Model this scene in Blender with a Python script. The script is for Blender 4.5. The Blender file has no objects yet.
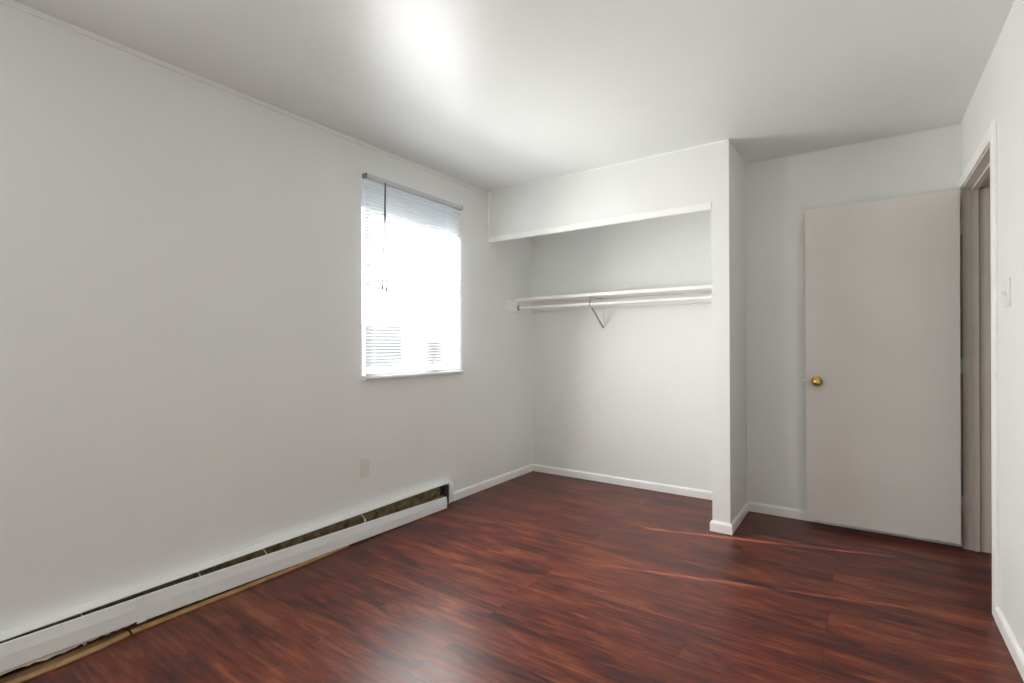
import bpy, bmesh, math, random
from mathutils import Vector, Matrix
random.seed(7)
C = bpy.context.scene.collection
S = bpy.context.scene

# ------------------------------------------------------------------ camera
cam_d = bpy.data.cameras.new('camera'); cam = bpy.data.objects.new('camera', cam_d); C.objects.link(cam)
F_PX, W_PX = 505.4064, 1024.0
cam_d.sensor_fit = 'HORIZONTAL'; cam_d.sensor_width = 36.0
cam_d.lens = 36.0 * F_PX / W_PX
cam_d.shift_y = 4.27 / W_PX
cam_d.clip_start = 0.02
YAW, ROLL = -0.6082, -0.0042
fw = Vector((math.sin(YAW), math.cos(YAW), 0)); r0 = Vector((math.cos(YAW), -math.sin(YAW), 0)); u0 = Vector((0, 0, 1))
rv = math.cos(ROLL) * r0 + math.sin(ROLL) * u0; uv = -math.sin(ROLL) * r0 + math.cos(ROLL) * u0
m = Matrix.Identity(4)
for i in range(3):
    m[i][0], m[i][1], m[i][2] = rv[i], uv[i], -fw[i]
m.translation = Vector((2.551, -0.3805, 1.1711))
cam.matrix_world = m
S.camera = cam

# ------------------------------------------------------------------ world, sun, portals, exposure
w = bpy.data.worlds.new('sky'); S.world = w; w.use_nodes = True
bg = w.node_tree.nodes['Background']
bg.inputs['Color'].default_value = (0.97, 0.985, 1.0, 1); bg.inputs['Strength'].default_value = 2.6
sd = bpy.data.lights.new('sun', 'SUN'); sun = bpy.data.objects.new('sun', sd); C.objects.link(sun)
sd.energy = 31.0; sd.angle = math.radians(0.53); sd.color = (1.0, 0.975, 0.94)
SUN_DIR = Vector((1.0, 0.275, -0.735)).normalized()
sun.rotation_euler = SUN_DIR.to_track_quat('-Z', 'Y').to_euler(); sun.location = (-3, 1, 4)

# daylight adds fill lamps: one unseen before the blind, tilted down; one at second window
def fill_lamp(name, loc, sx, sy, watts, down=0, spread=180):
    d = bpy.data.lights.new(name, 'AREA'); o = bpy.data.objects.new(name, d); C.objects.link(o)
    d.shape = 'RECTANGLE'; d.size = sx; d.size_y = sy; d.energy = watts; d.color = (1.0, 0.995, 0.98)
    o.location = loc; o.rotation_euler = (0, math.radians(-90 + down), 0); d.spread = math.radians(spread)
fill_lamp('window_fill_lamp', (0.15, 2.00, 1.40), 0.86, 0.78, 27.0, 12, 157)
fill_lamp('second_window_fill_lamp', (-0.05, -1.365, 1.45), 0.94, 1.16, 34.0)

vs = S.view_settings
S.display_settings.display_device = 'sRGB'
vs.view_transform = 'Standard'; vs.look = 'None'; vs.gamma = 1.0; vs.use_curve_mapping = False
vs.exposure = 0.08
S.cycles.use_denoising = True; S.cycles.adaptive_threshold = 0.004
S.cycles.max_bounces = 16; S.cycles.diffuse_bounces = 10; S.cycles.glossy_bounces = 4
S.cycles.transparent_max_bounces = 24; S.cycles.sample_clamp_indirect = 40.0
S.cycles.caustics_reflective = False
S.cycles.use_guiding = True; S.cycles.use_surface_guiding = True; S.cycles.guiding_training_samples = 128; S.cycles.surface_guiding_probability = 0.7
S.cycles.denoising_input_passes = 'RGB_ALBEDO_NORMAL'; S.cycles.denoising_prefilter = 'ACCURATE'; S.cycles.denoising_quality = 'HIGH'

# ------------------------------------------------------------------ measures
H = 2.44
YB, YF, YA = 3.610, 2.945, 3.493        # closet back, closet front, alcove back
XO, XP, XR = 1.766, 1.871, 3.0135       # closet opening edge, pier outer face, right wall
Y0 = -2.20                              # wall behind the camera
WY0, WY1, WZ0, WZ1 = 1.657, 2.566, 0.985, 2.232   # left window opening
W2 = (-1.98, -0.75, 0.95, 1.95)           # second window, added unseen behind the camera for fill light
DY0, DY1, DZ1 = 2.585, 3.468, 2.065     # doorway in the right wall

# ------------------------------------------------------------------ materials
def mat(name):
    M = bpy.data.materials.new(name); M.use_nodes = True
    nt = M.node_tree; b = nt.nodes['Principled BSDF']
    return M, nt, b
def N(nt, kind, **kw):
    n = nt.nodes.new(kind)
    for k, v in kw.items(): setattr(n, k, v)
    return n
def coords(nt, scale=(1, 1, 1)):
    t = N(nt, 'ShaderNodeTexCoord'); mp = N(nt, 'ShaderNodeMapping'); mp.inputs['Scale'].default_value = scale
    nt.links.new(t.outputs['Object'], mp.inputs['Vector']); return mp.outputs['Vector']
def ramp(nt, stops):
    r = N(nt, 'ShaderNodeValToRGB'); e = r.color_ramp.elements
    while len(e) < len(stops): e.new(0.5)
    for i, (p, c) in enumerate(stops): e[i].position = p; e[i].color = (*c, 1)
    return r
def noise(nt, vec, scale, detail=3, rough=0.5, dist=0.0):
    n = N(nt, 'ShaderNodeTexNoise'); n.inputs['Scale'].default_value = scale; n.inputs['Detail'].default_value = detail
    n.inputs['Roughness'].default_value = rough; n.inputs['Distortion'].default_value = dist
    nt.links.new(vec, n.inputs['Vector']); return n
def paint(name, col, rough=0.5, var=0.03, bump=0.05, bscale=60, spec=0.5, vscale=2.0, metallic=0.0):
    M, nt, b = mat(name)
    v = coords(nt)
    n = noise(nt, v, vscale, 4)
    lo = tuple(c * (1 - var) for c in col); hi = tuple(min(1, c * (1 + var)) for c in col)
    r = ramp(nt, [(0.3, lo), (0.7, hi)]); nt.links.new(n.outputs['Fac'], r.inputs['Fac'])
    nt.links.new(r.outputs['Color'], b.inputs['Base Color'])
    b.inputs['Roughness'].default_value = rough; b.inputs['Specular IOR Level'].default_value = spec
    b.inputs['Metallic'].default_value = metallic
    if bump:
        n2 = noise(nt, v, bscale, 3); bp = N(nt, 'ShaderNodeBump'); bp.inputs['Strength'].default_value = bump
        bp.inputs['Distance'].default_value = 0.01
        nt.links.new(n2.outputs['Fac'], bp.inputs['Height']); nt.links.new(bp.outputs['Normal'], b.inputs['Normal'])
    return M

M_wall = paint('wall_paint', (0.82, 0.833, 0.815), 0.48, 0.015, 0.05, 35, 0.4)
M_ceil = paint('ceiling_paint', (0.79, 0.81, 0.80), 0.36, 0.012, 0.10, 9, 0.48)
M_trim = paint('trim_paint', (0.92, 0.92, 0.905), 0.38, 0.03, 0.05, 50, 0.5, 8)
M_door = paint('door_paint', (0.765, 0.74, 0.705), 0.45, 0.025, 0.03, 40, 0.4, 3)
M_jamb = paint('jamb_paint', (0.74, 0.69, 0.63), 0.45, 0.04, 0.04, 40, 0.4, 6)
M_metal = paint('enamelled_metal', (0.89, 0.91, 0.91), 0.38, 0.03, 0.02, 20, 0.5, 5)
M_rust = paint('dusty_olive_metal', (0.20, 0.155, 0.075), 0.7, 0.55, 0.3, 60, 0.3, 22)
M_fin = paint('dark_fins', (0.035, 0.03, 0.024), 0.7, 0.3, 0.1, 60, 0.3, 30)
M_white = paint('white_plastic', (0.80, 0.79, 0.77), 0.35, 0.01, 0, 20, 0.5)
M_plate = paint('ivory_plastic', (0.76, 0.73, 0.69), 0.35, 0.01, 0, 20, 0.5)
M_dark = paint('dark_slot', (0.05, 0.045, 0.04), 0.6, 0.1, 0)
M_cord = paint('backlit_dark_cord', (0.09, 0.09, 0.095), 0.6, 0.1, 0)  # darkened in colour to stand for cords backlit by the window
M_bracket = paint('painted_steel', (0.36, 0.33, 0.29), 0.4, 0.15, 0, 20, 0.5, 20)
M_tan = paint('bare_tan_wood', (0.40, 0.24, 0.11), 0.6, 0.28, 0.15, 50, 0.3, 14)
M_under = paint('brown_hardboard', (0.20, 0.115, 0.06), 0.7, 0.35, 0.15, 50, 0.3, 18)
M_scrap = paint('torn_backing_paper', (0.52, 0.47, 0.42), 0.8, 0.2, 0.2, 50, 0.3, 20)
M_frame = paint('window_frame_white', (0.72, 0.76, 0.82), 0.4, 0.02, 0)
M_ground = paint('gravel_ground', (0.45, 0.44, 0.41), 0.9, 0.2, 0.2, 30, 0.2, 3)
M_stucco = paint('pale_stucco', (0.80, 0.78, 0.75), 0.9, 0.03, 0.2, 30, 0.2, 3)
M_void = paint('dark_opening', (0.03, 0.03, 0.032), 0.4, 0.1, 0)
M_grey = paint('grey_opening', (0.24, 0.24, 0.25), 0.6, 0.1, 0)
M_hall = paint('hall_paint', (0.70, 0.68, 0.67), 0.5, 0.015, 0.03, 35, 0.4)
M_brass, nt, b = mat('polished_brass')
b.inputs['Base Color'].default_value = (0.80, 0.52, 0.16, 1); b.inputs['Metallic'].default_value = 1; b.inputs['Roughness'].default_value = 0.16
rn = noise(nt, coords(nt), 90, 2); rr = ramp(nt, [(0.2, (0.12,) * 3), (0.8, (0.24,) * 3)])
nt.links.new(rn.outputs['Fac'], rr.inputs['Fac']); nt.links.new(rr.outputs['Color'], b.inputs['Roughness'])

def slat_mat(name, through):
    M, nt, b = mat(name)
    out = nt.nodes['Material Output']
    b.inputs['Base Color'].default_value = (0.86, 0.87, 0.88, 1); b.inputs['Roughness'].default_value = 0.4
    tr = N(nt, 'ShaderNodeBsdfTranslucent'); tr.inputs['Color'].default_value = (0.88, 0.91, 0.95, 1)
    mx = N(nt, 'ShaderNodeMixShader'); mx.inputs[0].default_value = through
    nt.links.new(b.outputs[0], mx.inputs[1]); nt.links.new(tr.outputs[0], mx.inputs[2]); nt.links.new(mx.outputs[0], out.inputs['Surface'])
    return M
M_slat = slat_mat('slat_vinyl', 0.24)
def glass_mat():
    M = bpy.data.materials.new('window_glass'); M.use_nodes = True; nt = M.node_tree; nt.nodes.clear()
    out = N(nt, 'ShaderNodeOutputMaterial'); t = N(nt, 'ShaderNodeBsdfTransparent'); g = N(nt, 'ShaderNodeBsdfGlossy')
    t.inputs['Color'].default_value = (0.95, 0.97, 0.97, 1); g.inputs['Roughness'].default_value = 0.02
    fr = N(nt, 'ShaderNodeFresnel'); fr.inputs['IOR'].default_value = 1.3
    mx = N(nt, 'ShaderNodeMixShader'); nt.links.new(fr.outputs[0], mx.inputs[0])
    nt.links.new(t.outputs[0], mx.inputs[1]); nt.links.new(g.outputs[0], mx.inputs[2]); nt.links.new(mx.outputs[0], out.inputs['Surface'])
    return M
M_glass = glass_mat()

def floor_mat():
    M, nt, b = mat('rosewood_laminate')
    L = nt.links.new
    v = coords(nt)
    br = N(nt, 'ShaderNodeTexBrick'); br.offset = 0.37; br.offset_frequency = 3
    br.inputs['Color1'].default_value = (0, 0, 0, 1); br.inputs['Color2'].default_value = (1, 1, 1, 1); br.inputs['Mortar'].default_value = (0.5, 0.5, 0.5, 1)
    br.inputs['Scale'].default_value = 1.0; br.inputs['Mortar Size'].default_value = 0.0009; br.inputs['Mortar Smooth'].default_value = 0.2
    br.inputs['Brick Width'].default_value = 1.21; br.inputs['Row Height'].default_value = 0.127
    L(v, br.inputs['Vector'])
    # every plank shows another stretch of the printed grain
    sep = N(nt, 'ShaderNodeSeparateXYZ'); L(v, sep.inputs[0])
    def mth(op, a, bval):
        n = N(nt, 'ShaderNodeMath', operation=op)
        for i, q in enumerate((a, bval)):
            if isinstance(q, (int, float)): n.inputs[i].default_value = q
            else: L(q, n.inputs[i])
        return n.outputs[0]
    off = mth('MULTIPLY', br.outputs['Color'], 9.0)
    def vec(sx, sy):
        c = N(nt, 'ShaderNodeCombineXYZ')
        L(mth('ADD', mth('MULTIPLY', sep.outputs[0], sx), off), c.inputs[0])
        L(mth('ADD', mth('MULTIPLY', sep.outputs[1], sy), off), c.inputs[1])
        L(off, c.inputs[2]); return c.outputs[0]
    big = noise(nt, vec(1.5, 6.5), 1.0, 3, 0.55, 1.5)
    mid = noise(nt, vec(3.0, 21.0), 1.0, 4, 0.6, 1.5)
    fine = noise(nt, vec(8.0, 85.0), 1.0, 3, 0.6, 0.8)
    # cathedral figure: warped rings
    ring = N(nt, 'ShaderNodeTexWave', wave_type='BANDS', bands_direction='Y'); ring.inputs['Scale'].default_value = 1.0
    ring.inputs['Distortion'].default_value = 9.0; ring.inputs['Detail'].default_value = 2.0; ring.inputs['Detail Scale'].default_value = 0.8
    L(vec(1.2, 11.0), ring.inputs['Vector'])
    s = mth('ADD', mth('MULTIPLY', big.outputs['Fac'], 0.44), mth('MULTIPLY', mid.outputs['Fac'], 0.44))
    s = mth('ADD', s, mth('MULTIPLY', fine.outputs['Fac'], 0.09))
    s = mth('ADD', s, mth('MULTIPLY', ring.outputs['Fac'], 0.03))
    s = mth('ADD', s, mth('MULTIPLY', mth('SUBTRACT', br.outputs['Color'], 0.5), 0.05))
    r = ramp(nt, [(0.38, (0.036, 0.013, 0.015)), (0.44, (0.074, 0.018, 0.016)), (0.49, (0.112, 0.025, 0.017)), (0.55, (0.155, 0.037, 0.019)), (0.64, (0.235, 0.074, 0.034))])
    L(s, r.inputs['Fac'])
    mx = N(nt, 'ShaderNodeMix', data_type='RGBA', blend_type='MULTIPLY'); mx.inputs['B'].default_value = (0.55, 0.5, 0.5, 1)
    L(br.outputs['Fac'], mx.inputs['Factor']); L(r.outputs['Color'], mx.inputs['A'])
    L(mx.outputs['Result'], b.inputs['Base Color'])
    rr = ramp(nt, [(0.3, (0.31,) * 3), (0.75, (0.39,) * 3)]); L(mid.outputs['Fac'], rr.inputs['Fac']); L(rr.outputs['Color'], b.inputs['Roughness'])
    b.inputs['Specular IOR Level'].default_value = 0.25
    bp = N(nt, 'ShaderNodeBump'); bp.inputs['Strength'].default_value = 0.12; bp.inputs['Distance'].default_value = 0.004
    hh = mth('SUBTRACT', mth('ADD', mth('MULTIPLY', fine.outputs['Fac'], 0.5), mth('MULTIPLY', mid.outputs['Fac'], 0.4)), mth('MULTIPLY', br.outputs['Fac'], 1.0))
    L(hh, bp.inputs['Height']); L(bp.outputs['Normal'], b.inputs['Normal'])
    return M
M_floor = floor_mat()

# ------------------------------------------------------------------ mesh helpers
def add_box(bm, lo, hi, bev=0.0, seg=2):
    x0, y0, z0 = lo; x1, y1, z1 = hi
    vs_ = [bm.verts.new(p) for p in ((x0,y0,z0),(x1,y0,z0),(x1,y1,z0),(x0,y1,z0),(x0,y0,z1),(x1,y0,z1),(x1,y1,z1),(x0,y1,z1))]
    fs = [bm.faces.new([vs_[i] for i in q]) for q in ((0,3,2,1),(4,5,6,7),(0,1,5,4),(1,2,6,5),(2,3,7,6),(3,0,4,7))]
    if bev:
        es = list({e for f in fs for e in f.edges})
        bmesh.ops.bevel(bm, geom=es, offset=bev, segments=seg, affect='EDGES', profile=0.5)
def add_sweep(bm, prof, p0, p1, n, up=Vector((0, 0, 1))):
    """profile [(out, up)] extruded from p0 to p1; n = outward direction"""
    p0, p1, n = Vector(p0), Vector(p1), Vector(n)
    a = [bm.verts.new(p0 + n * o + up * h) for o, h in prof]; b_ = [bm.verts.new(p1 + n * o + up * h) for o, h in prof]
    k = len(prof)
    for i in range(k):
        j = (i + 1) % k; bm.faces.new((a[i], a[j], b_[j], b_[i]))
    bm.faces.new(a[::-1]); bm.faces.new(b_)
def add_tube(bm, pts, r, seg=10, cap=True):
    pts = [Vector(p) for p in pts]; rings = []
    for i, p in enumerate(pts):
        t = (pts[min(i + 1, len(pts) - 1)] - pts[max(i - 1, 0)]).normalized()
        ref = Vector((0, 0, 1)) if abs(t.z) < 0.9 else Vector((1, 0, 0))
        u = t.cross(ref).normalized(); v = t.cross(u)
        rr = r[i] if isinstance(r, (list, tuple)) else r
        rings.append([bm.verts.new(p + (u * math.cos(2*math.pi*k/seg) + v * math.sin(2*math.pi*k/seg)) * rr) for k in range(seg)])
    for a, b_ in zip(rings, rings[1:]):
        for k in range(seg): bm.faces.new((a[k], a[(k+1) % seg], b_[(k+1) % seg], b_[k]))
    if cap: bm.faces.new(rings[0][::-1]); bm.faces.new(rings[-1])
def add_lathe(bm, prof, origin, axis, seg=28):
    """prof [(radius, along)] turned about axis"""
    o, ax = Vector(origin), Vector(axis).normalized()
    ref = Vector((0, 0, 1)) if abs(ax.z) < 0.9 else Vector((1, 0, 0))
    u = ax.cross(ref).normalized(); v = ax.cross(u)
    rings = [[bm.verts.new(o + ax * h + (u * math.cos(2*math.pi*k/seg) + v * math.sin(2*math.pi*k/seg)) * max(r, 1e-4)) for k in range(seg)] for r, h in prof]
    for a, b_ in zip(rings, rings[1:]):
        for k in range(seg): bm.faces.new((a[k], a[(k+1) % seg], b_[(k+1) % seg], b_[k]))
    bm.faces.new(rings[0][::-1]); bm.faces.new(rings[-1])
def obj(name, bm, material, parent=None, smooth=False):
    bmesh.ops.recalc_face_normals(bm, faces=bm.faces[:])
    me = bpy.data.meshes.new(name); bm.to_mesh(me); bm.free(); me.materials.append(material)
    if smooth:
        for p in me.polygons: p.use_smooth = True
        try: me.set_sharp_from_angle(angle=math.radians(40))
        except Exception: pass
    o = bpy.data.objects.new(name, me); C.objects.link(o)
    if parent is not None:
        o.parent = parent
        o.matrix_parent_inverse = Matrix.Translation(-parent.location)
    return o
def tag(o, label, cat, group=None, kind=None):
    o['label'] = label; o['category'] = cat
    if group: o['group'] = group
    if kind: o['kind'] = kind
    return o
def thing(name, label, cat, loc, group=None, kind=None):
    o = bpy.data.objects.new(name, None); C.objects.link(o); o.location = loc; o.empty_display_size = 0.1
    return tag(o, label, cat, group, kind)
def box_obj(name, lo, hi, M, parent=None, bev=0.0):
    bm = bmesh.new(); add_box(bm, lo, hi, bev); return obj(name, bm, M, parent)
def wall(name, axis, a, b_, u0, u1, z0, z1, holes, M, label, cat='wall'):
    """slab between a and b_ along axis ('x' or 'y'), spanning u0..u1 and z0..z1, with rectangular holes (u0,u1,z0,z1)"""
    us = sorted({u0, u1, *[h[0] for h in holes], *[h[1] for h in holes]}); zs = sorted({z0, z1, *[h[2] for h in holes], *[h[3] for h in holes]})
    def solid(i, j):
        if not (0 <= i < len(us) - 1 and 0 <= j < len(zs) - 1): return False
        cu, cz = (us[i] + us[i+1]) / 2, (zs[j] + zs[j+1]) / 2
        return not any(h[0] < cu < h[1] and h[2] < cz < h[3] for h in holes)
    bm = bmesh.new(); cache = {}
    def V(d, u, z):
        k = (round(d, 5), round(u, 5), round(z, 5))
        if k not in cache: cache[k] = bm.verts.new((d, u, z) if axis == 'x' else (u, d, z))
        return cache[k]
    for i in range(len(us) - 1):
        for j in range(len(zs) - 1):
            if not solid(i, j): continue
            A, B, Z, T = us[i], us[i+1], zs[j], zs[j+1]
            for d in (a, b_): bm.faces.new((V(d, A, Z), V(d, B, Z), V(d, B, T), V(d, A, T)))
            if not solid(i-1, j): bm.faces.new((V(a, A, Z), V(b_, A, Z), V(b_, A, T), V(a, A, T)))
            if not solid(i+1, j): bm.faces.new((V(a, B, Z), V(b_, B, Z), V(b_, B, T), V(a, B, T)))
            if not solid(i, j-1): bm.faces.new((V(a, A, Z), V(b_, A, Z), V(b_, B, Z), V(a, B, Z)))
            if not solid(i, j+1): bm.faces.new((V(a, A, T), V(b_, A, T), V(b_, B, T), V(a, B, T)))
    return tag(obj(name, bm, M), label, cat, kind='structure')

# ------------------------------------------------------------------ room shell
T = 0.12
tag(box_obj('floor', (-T, Y0 - T, -0.10), (4.3, YB + T, 0), M_floor), 'glossy reddish-brown wood plank floor of the whole room', 'floor', kind='structure')
tag(box_obj('ceiling', (-T, Y0 - T, H), (4.3, YB + T, H + 0.1), M_ceil), 'semi-gloss white painted ceiling of the whole room', 'ceiling', kind='structure')
wall('wall_left', 'x', -T, 0, Y0 - T, YB + T, 0, H, [(WY0, WY1, WZ0, WZ1), W2], M_wall, 'long off-white wall on the left holding the window and outlet')
wall('wall_front', 'y', Y0 - T, Y0, 0, XR + 0.115, 0, H, [], M_wall, 'off-white wall behind the camera')
wall('wall_closet_back', 'y', YB, YB + T, 0, XO, 0, H, [], M_wall, 'off-white back wall inside the open closet')
wall('wall_closet_header', 'y', YF, YF + 0.019, 0, XO, 2.036, H, [], M_wall, 'white header wall above the closet opening')
wall('wall_closet_side', 'x', XO, XP, YF, YB + T, 0, H, [], M_wall, 'white pier wall between the closet and the door alcove')
wall('wall_alcove', 'y', YA, YB + T, XP, XR + 0.115, 0, H, [], M_wall, 'off-white wall behind the open door')
wall('wall_right', 'x', XR, XR + 0.115, Y0 - T, YA, 0, H, [(DY0, DY1, -0.001, DZ1)], M_wall, 'bright off-white wall on the right with the doorway and light switch')
# hallway beyond the doorway
wall('wall_hall_far', 'y', YA - 0.02, YB + T, XR + 0.115, 4.3, 0, H, [], M_hall, 'hallway wall seen edge-on past the door jamb')
wall('wall_hall_side', 'x', 4.2, 4.3, 1.2, YA - 0.02, 0, H, [], M_hall, 'hallway wall opposite the doorway')
wall('wall_hall_near', 'y', 1.1, 1.2, XR + 0.115, 4.3, 0, H, [], M_hall, 'near end wall of the hallway beyond the doorway')

# base boards: rounded top edge, scribed a few millimetres clear of the laminate
BH, BT = 0.066, 0.0135
BP = [(0, 0.003), (BT, 0.003), (BT, BH - 0.012), (BT - 0.004, BH - 0.004), (BT - 0.009, BH), (0, BH)]
def base(name, runs, label):
    bm = bmesh.new()
    for p0, p1, n in runs: add_sweep(bm, BP, p0, p1, n)
    return tag(obj(name, bm, M_trim), label, 'baseboard', kind='structure')
base('baseboard_left', [((0, 2.452, 0), (0, YB, 0), (1, 0, 0))], 'short white baseboard on the left wall between heater and closet corner')
base('baseboard_closet', [((BT, YB, 0), (XO, YB, 0), (0, -1, 0))], 'white baseboard along the back wall of the closet')
bm = bmesh.new()    # mitred run around the pier
def mitre(bm, path, ns, prof=BP):
    rings = []
    for i, p in enumerate(path):
        p = Vector(p)
        if i == 0: off = Vector(ns[0])
        elif i == len(path) - 1: off = Vector(ns[-1])
        else: off = Vector(ns[i-1]) + Vector(ns[i])
        rings.append([bm.verts.new(p + off * o + Vector((0, 0, h))) for o, h in prof])
    k = len(prof)
    for a, b_ in zip(rings, rings[1:]):
        for i in range(k): bm.faces.new((a[i], a[(i+1) % k], b_[(i+1) % k], b_[i]))
    bm.faces.new(rings[0][::-1]); bm.faces.new(rings[-1])
mitre(bm, [(XO, YB - BT, 0), (XO, YF, 0), (XP, YF, 0), (XP, YA - BT, 0)], [(-1, 0, 0), (0, -1, 0), (1, 0, 0)])
tag(obj('baseboard_pier', bm, M_trim), 'white baseboard wrapped around the foot of the closet pier', 'baseboard', kind='structure')
base('baseboard_alcove', [((XP + 0.0, YA, 0), (XR - 0.02, YA, 0), (0, -1, 0))], 'white baseboard running behind the open door')
base('baseboard_right', [((XR, Y0, 0), (XR, 2.528, 0), (-1, 0, 0))], 'white baseboard on the right wall below the light switch')
base('baseboard_front', [((0.12, Y0, 0), (XR - BT, Y0, 0), (0, 1, 0))], 'white baseboard on the wall behind the camera')

# ceiling strip, closet trim
bm = bmesh.new(); add_sweep(bm, [(0, 0), (0.005, -0.002), (0.013, -0.008), (0.016, -0.020), (0, -0.020)][::1], (0, Y0, H), (0, YF, H), (1, 0, 0))
bm2 = bmesh.new(); add_sweep(bm2, [(0, -0.024), (0.008, -0.024), (0.011, -0.021), (0.011, -0.005), (0.008, 0), (0, 0)], (0, Y0, H), (0, YF, H), (1, 0, 0)); bm.free()
tag(obj('trim_ceiling_left', bm2, M_wall), 'thin painted strip where the left wall meets the ceiling', 'trim', kind='structure')
bm = bmesh.new(); add_sweep(bm, [(0, -0.009), (0.006, -0.009), (0.006, 0), (0, 0)], (XP, YA, H), (XR, YA, H), (0, -1, 0))
tag(obj('trim_ceiling_alcove', bm, M_wall), 'narrow bead where the alcove wall meets the ceiling', 'trim', kind='structure')
bm = bmesh.new(); add_sweep(bm, [(0, -0.007), (0.004, -0.007), (0.004, 0), (0, 0)], (0.03, YF, H), (XP, YF, H), (0, -1, 0))
tag(obj('trim_ceiling_closet', bm, M_trim), 'narrow bead where the closet header meets the ceiling', 'trim', kind='structure')
bm = bmesh.new(); add_box(bm, (0.0, YF - 0.004, 2.026), (XO, YF, 2.068), 0.001); add_box(bm, (0.0, YF, 2.026), (XO, YF + 0.019, 2.036), 0)
tag(obj('trim_closet_header', bm, M_trim), 'flat white trim board along the bottom of the closet header', 'trim', kind='structure')
bm = bmesh.new(); add_box(bm, (0.0, YF - 0.012, 2.068), (0.030, YF, H), 0.003)
tag(obj('trim_closet_corner', bm, M_trim), 'vertical white corner strip at the left end of the closet header', 'trim', kind='structure')

# ------------------------------------------------------------------ left window
bm = bmesh.new()
fx0, fx1 = -0.10, -0.060
add_box(bm, (fx0, WY0, WZ0), (fx1, WY0 + 0.030, WZ1), 0.003)
add_box(bm, (fx0, WY1 - 0.030, WZ0), (fx1, WY1, WZ1), 0.003)
add_box(bm, (fx0, WY0 + 0.030, WZ0), (fx1, WY1 - 0.030, WZ0 + 0.05), 0.003)
add_box(bm, (fx0, WY0 + 0.030, 2.060), (fx1, WY1 - 0.030, WZ1), 0.003)
win = tag(obj('window_1', bm, M_frame), 'white framed window in the left wall behind the blind', 'window', kind='structure')
bm = bmesh.new(); add_box(bm, (-0.098, 2.205, WZ0 + 0.05), (-0.062, 2.285, 2.060), 0.003); obj('mullion', bm, M_frame, win)
for a, b_ in ((WY0 + 0.030, 2.205), (2.285, WY1 - 0.030)):
    bm = bmesh.new(); add_box(bm, (-0.084, a, 1.655), (-0.070, b_, 1.669)); obj('muntin', bm, M_frame, win)
    box_obj('pane', (-0.080, a - 0.004, WZ0 + 0.046), (-0.077, b_ + 0.004, 2.064), M_glass, win)
# stool (sill) with a rounded nose
bm = bmesh.new()
nose = [(-0.058, 0.0), (0.030, 0.0), (0.040, 0.003), (0.046, 0.009), (0.047, 0.016), (0.043, 0.022), (0.034, 0.0245), (-0.058, 0.0245)]
nose_top = [(o, 0.9605 + h) for o, h in nose]
add_sweep(bm, [(o, h) for o, h in nose_top if o > 0] + [(0.0005, 0.985), (0.0005, 0.9605)], (0, 1.653, 0), (0, 2.572, 0), (1, 0, 0))
add_box(bm, (-0.06, WY0 + 0.0005, 0.9855), (0.001, WY1 - 0.0005, 0.9875))
tag(obj('trim_window_stool', bm, M_trim, None, True), 'white rounded sill board under the window blind', 'window sill', kind='structure')

# unseen second window in the same wall, added to give fill light
bm = bmesh.new(); a0, a1, c0, c1 = W2
add_box(bm, (fx0, a0, c0), (fx1, a0 + 0.03, c1)); add_box(bm, (fx0, a1 - 0.03, c0), (fx1, a1, c1))
add_box(bm, (fx0, a0 + 0.03, c0), (fx1, a1 - 0.03, c0 + 0.03)); add_box(bm, (fx0, a0 + 0.03, c1 - 0.03), (fx1, a1 - 0.03, c1))
win2 = tag(obj('window_added', bm, M_frame), 'second window added for fill light, unseen in the left wall behind the camera', 'window', kind='structure')
box_obj('pane', (-0.080, a0 + 0.026, c0 + 0.026), (-0.077, a1 - 0.026, c1 - 0.026), M_glass, win2)

# ------------------------------------------------------------------ doorway: jambs, stops, casing
XJ = XR + 0.115
bm = bmesh.new()
add_box(bm, (XR, DY1 - 0.016, 0.003), (XJ, DY1, DZ1))                       # hinge jamb
add_box(bm, (XR, DY0, 0.003), (XJ, DY0 + 0.016, DZ1))                       # strike jamb
add_box(bm, (XR, DY0 + 0.016, DZ1 - 0.016), (XJ, DY1 - 0.016, DZ1))         # head jamb
ja = tag(obj('trim_door_jamb', bm, M_jamb), 'greyish painted door jamb lining the open doorway', 'door jamb', kind='structure')
bm = bmesh.new()
add_box(bm, (XR + 0.040, DY1 - 0.029, 0.004), (XR + 0.068, DY1 - 0.016, DZ1 - 0.016), 0.001)
add_box(bm, (XR + 0.040, DY0 + 0.016, 0.004), (XR + 0.068, DY0 + 0.029, DZ1 - 0.016), 0.001)
add_box(bm, (XR + 0.040, DY0 + 0.029, DZ1 - 0.029), (XR + 0.068, DY1 - 0.029, DZ1 - 0.016), 0.001)
obj('stop', bm, M_jamb, ja)
CT = 0.013
bm = bmesh.new()
add_box(bm, (XR - CT, DY0 - 0.056, 0.003), (XR, DY0 + 0.008, 2.118), 0.003)
add_box(bm, (XR - CT * 0.8, DY0 + 0.008, DZ1 - 0.008), (XR, YA, 2.118), 0.003)
tag(obj('trim_door_casing', bm, M_trim), 'white casing around the doorway in the right wall', 'door casing', kind='structure')

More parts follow.
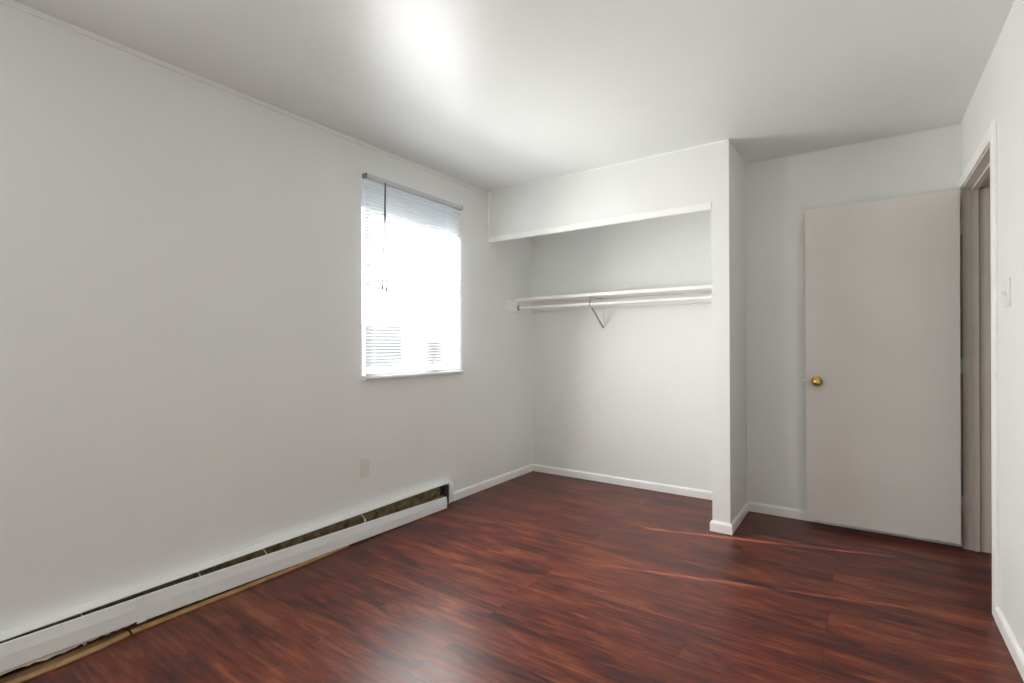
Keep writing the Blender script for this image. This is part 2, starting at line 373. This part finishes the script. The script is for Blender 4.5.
# ------------------------------------------------------------------ the open door
DX0, DX1, DYF, DYB, DB, DT = 2.241, 2.9965, 3.400, 3.435, 0.038, 2.044
bm = bmesh.new()
nx = 60
loop_f = []; rngd = random.Random(3)
jit = [DB + (rngd.random() ** 4) * 0.005 for _ in range(nx + 1)]
def P(x, y, z): return bm.verts.new((x, y, z))
fb = [P(DX0 + (DX1 - DX0) * i / nx, DYF, jit[i]) for i in range(nx + 1)]; bb = [P(DX0 + (DX1 - DX0) * i / nx, DYB, DB) for i in range(nx + 1)]
ft = [P(DX0 + (DX1 - DX0) * i / nx, DYF, DT) for i in range(nx + 1)]; bt = [P(DX0 + (DX1 - DX0) * i / nx, DYB, DT) for i in range(nx + 1)]
for i in range(nx):
    bm.faces.new((fb[i], fb[i+1], ft[i+1], ft[i])); bm.faces.new((bb[i+1], bb[i], bt[i], bt[i+1]))
    bm.faces.new((ft[i], ft[i+1], bt[i+1], bt[i])); bm.faces.new((bb[i], bb[i+1], fb[i+1], fb[i]))
bm.faces.new((fb[0], ft[0], bt[0], bb[0])); bm.faces.new((fb[nx], bb[nx], bt[nx], ft[nx]))
es = [e for e in bm.edges if abs((e.verts[0].co - e.verts[1].co).z) > 1 and len(e.link_faces) == 2 and e.calc_face_angle(0) > 1]
bmesh.ops.bevel(bm, geom=es, offset=0.0025, segments=2, affect='EDGES')
door = tag(obj('door_1', bm, M_door), 'flat off-white interior door standing open against the alcove wall', 'door', kind='structure')
KX, KZ = 2.302, 0.934
kprof_f = [(0.0335, 0.0), (0.0335, 0.003), (0.031, 0.006), (0.020, 0.009), (0.0125, 0.012), (0.0115, 0.022), (0.014, 0.028), (0.021, 0.033), (0.0265, 0.040), (0.0275, 0.047), (0.0255, 0.054), (0.020, 0.0595), (0.0135, 0.0615), (0.0120, 0.0600), (0.0095, 0.0605), (0.0, 0.0635)]
bm = bmesh.new(); add_lathe(bm, kprof_f, (KX, DYF, KZ), (0, -1, 0), 36); kn = obj('door_knob', bm, M_brass, door, True); kn['label'] = 'polished brass round knob'
bm = bmesh.new(); add_lathe(bm, [(r, h * 0.85) for r, h in kprof_f], (KX, DYB, KZ), (0, 1, 0), 36); obj('door_knob', bm, M_brass, door, True)
bm = bmesh.new(); add_box(bm, (DX0 - 0.0015, DYF + 0.005, KZ - 0.028), (DX0 + 0.001, DYB - 0.005, KZ + 0.028), 0.0005)
add_box(bm, (DX0 - 0.011, DYF + 0.011, KZ - 0.008), (DX0, DYB - 0.011, KZ + 0.008), 0.002); la = obj('latch', bm, M_brass, door); la['label'] = 'small brass latch in the door edge'
for z in (1.835, 1.046, 0.262):
    bm = bmesh.new()
    for k in range(5): add_tube(bm, [(XR - 0.010, DYB + 0.008, z - 0.045 + 0.018 * k), (XR - 0.010, DYB + 0.008, z - 0.045 + 0.018 * k + 0.0168)], 0.0062, 12)
    add_box(bm, (XR - 0.008, DYB + 0.0115, z - 0.045), (XR + 0.032, DY1 - 0.0155, z + 0.045), 0.001)
    add_box(bm, (DX1 - 0.0005, DYF + 0.006, z - 0.045), (DX1 + 0.002, DYB + 0.004, z + 0.045))
    obj('hinge', bm, M_door, door, True)

# ------------------------------------------------------------------ mini blind
bl = thing('window_blind', 'white mini blind with closed slats covering the window in the left wall', 'window blind', (0.025, 2.11, WZ0))
BY0, BY1 = 1.671, 2.561
bm = bmesh.new(); add_box(bm, (0.006, BY0 - 0.006, 2.212), (0.044, BY1 + 0.004, 2.2385), 0.0015); obj('headrail', bm, paint('headrail_shade_grey', (0.58, 0.60, 0.61), 0.4, 0.01, 0), bl)  # rail greyed: the shade on its room side is put into the colour
M_end = paint('bracket_shade_grey', (0.22, 0.215, 0.19), 0.5, 0.1, 0)  # dark grey carries the shade on the headrail's end face
for ya in (BY0 - 0.0085, BY1 + 0.004):
    bm = bmesh.new(); add_box(bm, (0.0005, ya, 2.2095), (0.047, ya + 0.0025, 2.2405)); obj('end_bracket', bm, M_end, bl)
bm = bmesh.new()
HY = (1.722, 2.378); HW = 0.0090
ys = sorted([BY0, BY1] + [h - HW for h in HY] + [h + HW for h in HY])
PITCH, TILT, CH = 0.0208, math.radians(12), 0.0254
NS = int((2.200 - 1.008) / PITCH) + 1
xc = 0.0245
for s in range(NS):
    zc = 2.200 - s * PITCH
    tl = TILT + random.uniform(-0.02, 0.02); sag = random.uniform(-0.0006, 0.0006)
    sec = []
    for q in (-0.5, -0.24, 0.24, 0.5):
        c = q * CH; cr = 0.0016 * (1 - (2 * q) ** 2)
        sec.append((xc + c * math.cos(tl) - cr * math.sin(tl), zc + c * math.sin(tl) + cr * math.cos(tl)))
    grid = [[bm.verts.new((x, y, z + sag * (i % 2))) for (x, z) in sec] for i, y in enumerate(ys)]
    for i in range(len(ys) - 1):
        hole = any(abs((ys[i] + ys[i+1]) / 2 - h) < 1e-4 for h in HY)
        for j in range(3):
            if hole and j == 1: continue
            bm.faces.new((grid[i][j], grid[i+1][j], grid[i+1][j+1], grid[i][j+1]))
obj('slats', bm, M_slat, bl, True)
bm = bmesh.new(); add_box(bm, (0.013, BY0, 0.9865), (0.038, BY1, 1.002), 0.003); obj('bottom_rail', bm, M_slat, bl)
for h in HY:
    for dx in (-0.0118, 0.0118):
        bm = bmesh.new(); add_tube(bm, [(xc + dx, h + 0.010, 2.214), (xc + dx, h + 0.010, 1.001)], 0.0006, 6); obj('ladder_cord', bm, M_white, bl)
for yb, zb in ((1.781, 1.530), (1.812, 1.520)):
    bm = bmesh.new()
    add_tube(bm, [(0.0465, 1.8085 + (0.001 if yb > 1.8 else -0.001), 2.214), (0.0475, 1.806 + (yb - 1.806) * 0.2, 2.05), (0.048, 1.806 + (yb - 1.806) * 0.6, 1.80), (0.048, yb, zb + 0.03), (0.048, yb, zb + 0.028), (0.048, yb, zb)], [0.0034, 0.0032, 0.0028, 0.0028, 0.0042, 0.0048], 8)
    obj('pull_cord', bm, M_cord, bl, True)

# ------------------------------------------------------------------ baseboard heater
ht = thing('baseboard_heater', 'long white baseboard heater with a sagging front panel on the left wall', 'heater', (0, 0.85, 0))
HY0, HY1 = Y0 + 0.02, 2.440
def ztop(y): return 0.1475 + 0.0125 * y
def hsweep(bm, secs):
    """secs: list of (y, [(x, z)...]) closed sections"""
    rings = [[bm.verts.new((x, y, z)) for x, z in pr] for y, pr in secs]
    k = len(rings[0])
    for a, b_ in zip(rings, rings[1:]):
        for i in range(k): bm.faces.new((a[i], a[(i+1) % k], b_[(i+1) % k], b_[i]))
    bm.faces.new(rings[0][::-1]); bm.faces.new(rings[-1])
steps = [HY0 + (2.395 - HY0) * i / 12 for i in range(13)]
bm = bmesh.new()
hsweep(bm, [(y, [(0.0005, ztop(y)), (0.004, ztop(y) + 0.001), (0.030, ztop(y) - 0.001), (0.054, ztop(y) - 0.004), (0.056, ztop(y) - 0.006), (0.056, ztop(y) - 0.010), (0.053, ztop(y) - 0.010), (0.0005, ztop(y) - 0.006)]) for y in steps])
obj('top_cover', bm, M_metal, ht)
bm = bmesh.new(); hsweep(bm, [(y, [(0.0005, 0.006), (0.006, 0.006), (0.006, ztop(y) - 0.012), (0.0005, ztop(y) - 0.012)]) for y in steps])
bp_ = obj('back_plate', bm, M_rust, ht); bp_['label'] = 'dusty olive-brown back plate'
bm = bmesh.new(); add_tube(bm, [(0.035, HY0 + 0.02, 0.070), (0.035, 2.39, 0.078)], 0.009, 12)
obj('heating_tube', bm, M_rust, ht, True)
bm = bmesh.new()
k = 0; y = HY0 + 0.05
while y < 0.72:
    add_box(bm, (0.010, y, 0.046), (0.056, y + 0.0012, 0.112)); y += 0.012
obj('fins', bm, M_fin, ht)
for y in (1.63, 1.015, 0.705, 0.28, -0.30):
    bm = bmesh.new(); zt = ztop(y)
    add_box(bm, (0.006, y - 0.002, 0.010), (0.050, y + 0.010, 0.014)); add_box(bm, (0.046, y - 0.001, 0.012), (0.060, y + 0.001, zt - 0.045))
    add_tube(bm, [(0.008, y, zt - 0.022), (0.040, y, zt - 0.035), (0.052, y + 0.002, zt - 0.050), (0.062, y + 0.004, zt - 0.058)], 0.0025, 6)
    obj('support_bracket', bm, M_metal, ht)
# front panel: left length sits higher, right length has slipped down and out
def panel(name, y0, y1, f):
    bm = bmesh.new(); n = 10; secs = []
    for i in range(n + 1):
        y = y0 + (y1 - y0) * i / n; x, zb, zt = f(y)
        mid = zb + (zt - zb) * 0.55
        secs.append((y, [(x - 0.002, zb), (x + 0.001, zb + 0.003), (x + 0.002, mid), (x - 0.003, zt - 0.002), (x - 0.008, zt), (x - 0.009, zt - 0.0015), (x - 0.005, zt - 0.004), (x, mid), (x - 0.002, zb + 0.003)]))
    hsweep(bm, secs); o = obj(name, bm, M_metal, ht); return o
def fl(y): return 0.068, 0.034 - 0.012 * (y - 0.05), 0.1325 - 0.011 * (y - 0.05)
def fr(y):
    t = max(0.0, (y - 0.455) / (2.352 - 0.455))
    return 0.068 + 0.016 * t, 0.0225 - 0.019 * min(1, t * 1.25), 0.1290 - 0.0420 * t ** 1.2
p1 = panel('front_panel', HY0, 0.475, fl); p1['label'] = 'left length of white front panel, sitting higher'
p2 = panel('front_panel', 0.452, 2.335, fr); p2['label'] = 'right length of white front panel, slipped down at its far end'
p2.location.x += 0.0
bm = bmesh.new(); add_box(bm, (0.0685, 0.448, 0.0225), (0.0735, 0.482, 0.130), 0.0015); add_tube(bm, [(0.0735, 0.462, 0.112), (0.0752, 0.462, 0.112)], 0.003, 10); add_tube(bm, [(0.0735, 0.462, 0.040), (0.0752, 0.462, 0.040)], 0.003, 10)
obj('joint_cover', bm, M_metal, ht)
# end cap with its notched outline
bm = bmesh.new()
zt = 0.181
hsweep(bm, [(2.395, [(0.0005, 0.012), (0.040, 0.012), (0.050, 0.060), (0.058, 0.085), (0.062, 0.120), (0.060, 0.150), (0.045, zt - 0.006), (0.0005, zt)]),
            (2.438, [(0.0005, 0.012), (0.036, 0.012), (0.046, 0.060), (0.055, 0.085), (0.058, 0.120), (0.056, 0.146), (0.042, zt - 0.010), (0.0005, zt - 0.002)]),
            (2.446, [(0.0005, 0.016), (0.030, 0.016), (0.040, 0.062), (0.048, 0.088), (0.051, 0.120), (0.050, 0.140), (0.038, zt - 0.014), (0.0005, zt - 0.006)])])
obj('end_cap', bm, M_metal, ht)
bm = bmesh.new(); add_box(bm, (0.007, 2.350, 0.02), (0.050, 2.394, 0.150)); o = obj('junction_box', bm, M_void, ht); o['label'] = 'dark open wiring box inside the end cap'
# torn backing left of the joint, below the panel
bm = bmesh.new(); rr_ = random.Random(11)
n = 60; lo_ = []; hi_ = []
for i in range(n + 1):
    y = -0.55 + 1.0 * i / n
    rag = 0.006 + 0.010 * (1 - i / n) + rr_.uniform(-0.003, 0.003) + (0.006 if (i // 7) % 3 == 0 else 0)
    hi_.append(bm.verts.new((0.060, y, 0.040))); lo_.append(bm.verts.new((0.066 + rr_.uniform(0, 0.004), y, 0.034 - rag)))
for i in range(n): bm.faces.new((hi_[i], hi_[i+1], lo_[i+1], lo_[i]))
o = obj('torn_backing', bm, M_scrap, ht); md = o.modifiers.new('thick', 'SOLIDIFY'); md.thickness = 0.0015
o['label'] = 'ragged pale edge hanging below the panel'

# bare wood strips on the floor along the heater
def strip(name, pts, label):
    bm = bmesh.new()
    hsweep(bm, [(y, [(x - 0.022, 0.0005), (x, 0.0005), (x + 0.001, 0.004), (x - 0.002, 0.009), (x - 0.009, 0.0105), (x - 0.011, 0.008), (x - 0.014, 0.008), (x - 0.016, 0.0115), (x - 0.022, 0.0115)]) for y, x in pts])
    o = tag(obj(name, bm, M_tan), label, 'wood strip', 'bare wood strips under the heater')
    bm = bmesh.new(); hsweep(bm, [(y, [(x - 0.075, 0.0005), (x - 0.0225, 0.0005), (x - 0.0225, 0.0085), (x - 0.075, 0.0085)]) for y, x in pts])
    b_ = obj('backing_board', bm, M_under, o); b_['label'] = 'dark brown board behind the tan edge'
    return o
strip('wood_strip', [(Y0 + 0.03, 0.115), (-0.3, 0.122), (0.05, 0.128), (0.20, 0.130), (0.31, 0.120), (0.415, 0.102)], 'shorter tan wood strip on the floor, under the left panel of the heater')
strip('wood_strip', [(0.425, 0.101), (0.60, 0.098), (0.86, 0.097), (1.10, 0.093), (1.30, 0.086), (1.50, 0.074)], 'longer tan wood strip on the floor, under the right panel of the heater')

# ------------------------------------------------------------------ outlet and switch
ol = thing('wall_outlet', 'ivory duplex outlet on the left wall above the heater', 'outlet', (0, 1.676, 0.417))
bm = bmesh.new(); add_box(bm, (0.0003, 1.642, 0.360), (0.006, 1.708, 0.474), 0.002); obj('cover_plate', bm, M_plate, ol)
for zc in (0.437, 0.397):
    bm = bmesh.new(); add_lathe(bm, [(0.0165, 0), (0.0165, 0.0015), (0.0155, 0.0025), (0.0, 0.0026)], (0.0058, 1.675, zc), (1, 0, 0), 24)
    rc = obj('receptacle', bm, M_plate, ol)
    bm = bmesh.new()
    for dy in (-0.0062, 0.0062): add_box(bm, (0.0078, 1.675 + dy - 0.0012, zc - 0.001), (0.0087, 1.675 + dy + 0.0012, zc + 0.007))
    add_tube(bm, [(0.0078, 1.675, zc - 0.007), (0.0087, 1.675, zc - 0.007)], 0.0024, 10)
    sl = obj('slots', bm, M_dark, ol); sl.parent = rc; sl.matrix_parent_inverse = Matrix.Translation(-ol.location)
bm = bmesh.new(); add_tube(bm, [(0.0055, 1.675, 0.417), (0.0072, 1.675, 0.417)], 0.003, 12); obj('screw', bm, M_bracket, ol)
sw = thing('light_switch', 'white toggle light switch on the right wall beside the doorway', 'light switch', (XR, 2.335, 1.37))
bm = bmesh.new(); add_box(bm, (XR - 0.006, 2.300, 1.312), (XR - 0.0003, 2.370, 1.427), 0.002); obj('cover_plate', bm, M_white, sw)
bm = bmesh.new(); add_sweep(bm, [(0, -0.011), (0.003, -0.011), (0.0165, 0.000), (0.0165, 0.006), (0.012, 0.009), (0, 0.011)], (XR - 0.006, 2.331, 1.366), (XR - 0.006, 2.341, 1.366), (-1, 0, 0)); obj('toggle', bm, M_white, sw)
for dz in (-0.03, 0.03):
    bm = bmesh.new(); add_tube(bm, [(XR - 0.0055, 2.335, 1.3695 + dz), (XR - 0.0072, 2.335, 1.3695 + dz)], 0.003, 12); obj('screw', bm, M_white, sw)

# ------------------------------------------------------------------ closet shelf, cleats, rod, bracket
SZ0, SZ1, SY = 1.568, 1.594, 3.330
bm = bmesh.new(); add_box(bm, (0.001, SY, SZ0), (XO - 0.001, YB - 0.001, SZ1), 0.003)
tag(obj('closet_shelf', bm, M_trim), 'long white shelf board across the open closet', 'shelf')
bm = bmesh.new(); add_box(bm, (0.0005, 3.196, 1.476), (0.019, YB - 0.0195, SZ0 - 0.0005), 0.002)
tag(obj('shelf_cleat', bm, M_trim), 'short white cleat board on the left wall under the closet shelf', 'shelf cleat')
bm = bmesh.new(); add_box(bm, (0.0205, YB - 0.019, 1.490), (XO - 0.0005, YB - 0.0005, SZ0 - 0.0005), 0.002)
tag(obj('shelf_cleat', bm, M_wall), 'long white cleat board on the closet back wall under the shelf', 'shelf cleat')
RY, RZ = 3.362, 1.508
rod = thing('closet_rod', 'white hanging rod below the closet shelf', 'closet rod', (0.019, RY, RZ))
bm = bmesh.new(); add_tube(bm, [(0.024, RY, RZ), (XO - 0.0045, RY, RZ)], 0.0125, 20); obj('pole', bm, M_trim, rod, True)
bm = bmesh.new(); add_lathe(bm, [(0.024, 0), (0.024, 0.003), (0.017, 0.006), (0.0165, 0.013), (0.013, 0.013)], (0.0192, RY, RZ), (1, 0, 0), 24)
add_tube(bm, [(0.0192, RY - 0.004, RZ + 0.036), (0.024, RY - 0.004, RZ + 0.036)], 0.006, 10); e1 = obj('end_socket', bm, M_bracket, rod, True); e1['label'] = 'dull metal socket at the left end'
bm = bmesh.new(); add_lathe(bm, [(0.024, 0), (0.024, 0.003), (0.017, 0.006), (0.0165, 0.013), (0.013, 0.013)], (XO - 0.0002, RY, RZ), (-1, 0, 0), 24); obj('end_socket', bm, M_trim, rod, True)
br = thing('shelf_bracket', 'thin metal bracket with a diagonal brace under the middle of the closet shelf', 'shelf bracket', (0.724, YB, 1.32))
bx = 0.724
bm = bmesh.new(); add_box(bm, (bx - 0.004, YB - 0.0035, 1.316), (bx + 0.004, YB - 0.0005, 1.4895), 0.001); add_box(bm, (bx - 0.004, YB - 0.022, 1.4905), (bx + 0.004, YB - 0.0192, SZ0 - 0.001)); obj('wall_plate', bm, M_wall, br)
bm = bmesh.new(); add_box(bm, (bx - 0.008, 3.345, SZ0 - 0.0045), (bx + 0.008, YB - 0.022, SZ0 - 0.0005), 0.001); obj('shelf_arm', bm, M_bracket, br)
bm = bmesh.new(); add_tube(bm, [(bx, YB - 0.004, 1.324), (bx, 3.50, 1.400), (bx, 3.385, 1.484)], 0.0075, 10); obj('brace', bm, M_bracket, br, True)
bm = bmesh.new()
arc = [(bx, RY + 0.0165 * math.sin(a), RZ - 0.0165 * math.cos(a)) for a in [math.radians(-80 + 20 * i) for i in range(10)]]
add_tube(bm, [(bx, RY - 0.0165, RZ + 0.012)] + arc, 0.0042, 8)
add_box(bm, (bx - 0.006, RY - 0.010, RZ + 0.0135), (bx - 0.002, RY + 0.006, SZ0 - 0.004)); add_box(bm, (bx + 0.002, RY - 0.010, RZ + 0.0135), (bx + 0.006, RY + 0.006, SZ0 - 0.004))
obj('rod_hook', bm, M_bracket, br, True)

# ------------------------------------------------------------------ outside the window
tag(box_obj('blocker_slab', (-1.9, Y0 - T, 2.30), (-T - 0.001, -0.45, 2.44), M_stucco), 'roof slab added unseen outside the second window to keep sun out', 'blocker', kind='structure')  # unseen slab, added only to block the sun at the second window
tag(box_obj('ground', (-40, -20, -0.6), (-0.6, 40, -0.5), M_ground), 'bare ground outside the window', 'ground', kind='structure')
bd = thing('building', 'pale building with dark openings glimpsed between the lower slats of the blind', 'building', (-6, 7.2, -0.5))
bm = bmesh.new(); add_box(bm, (-9.0, 1.0, -0.5), (-6.0, 16.0, 1.62)); obj('wall', bm, M_stucco, bd)
for a, b_, c, d in ((6.55, 7.53, 0.70, 1.60), (8.28, 8.84, 0.70, 1.25)):
    bm = bmesh.new(); add_box(bm, (-6.004, a, c), (-5.99, b_, d)); obj('window', bm, M_grey, bd)
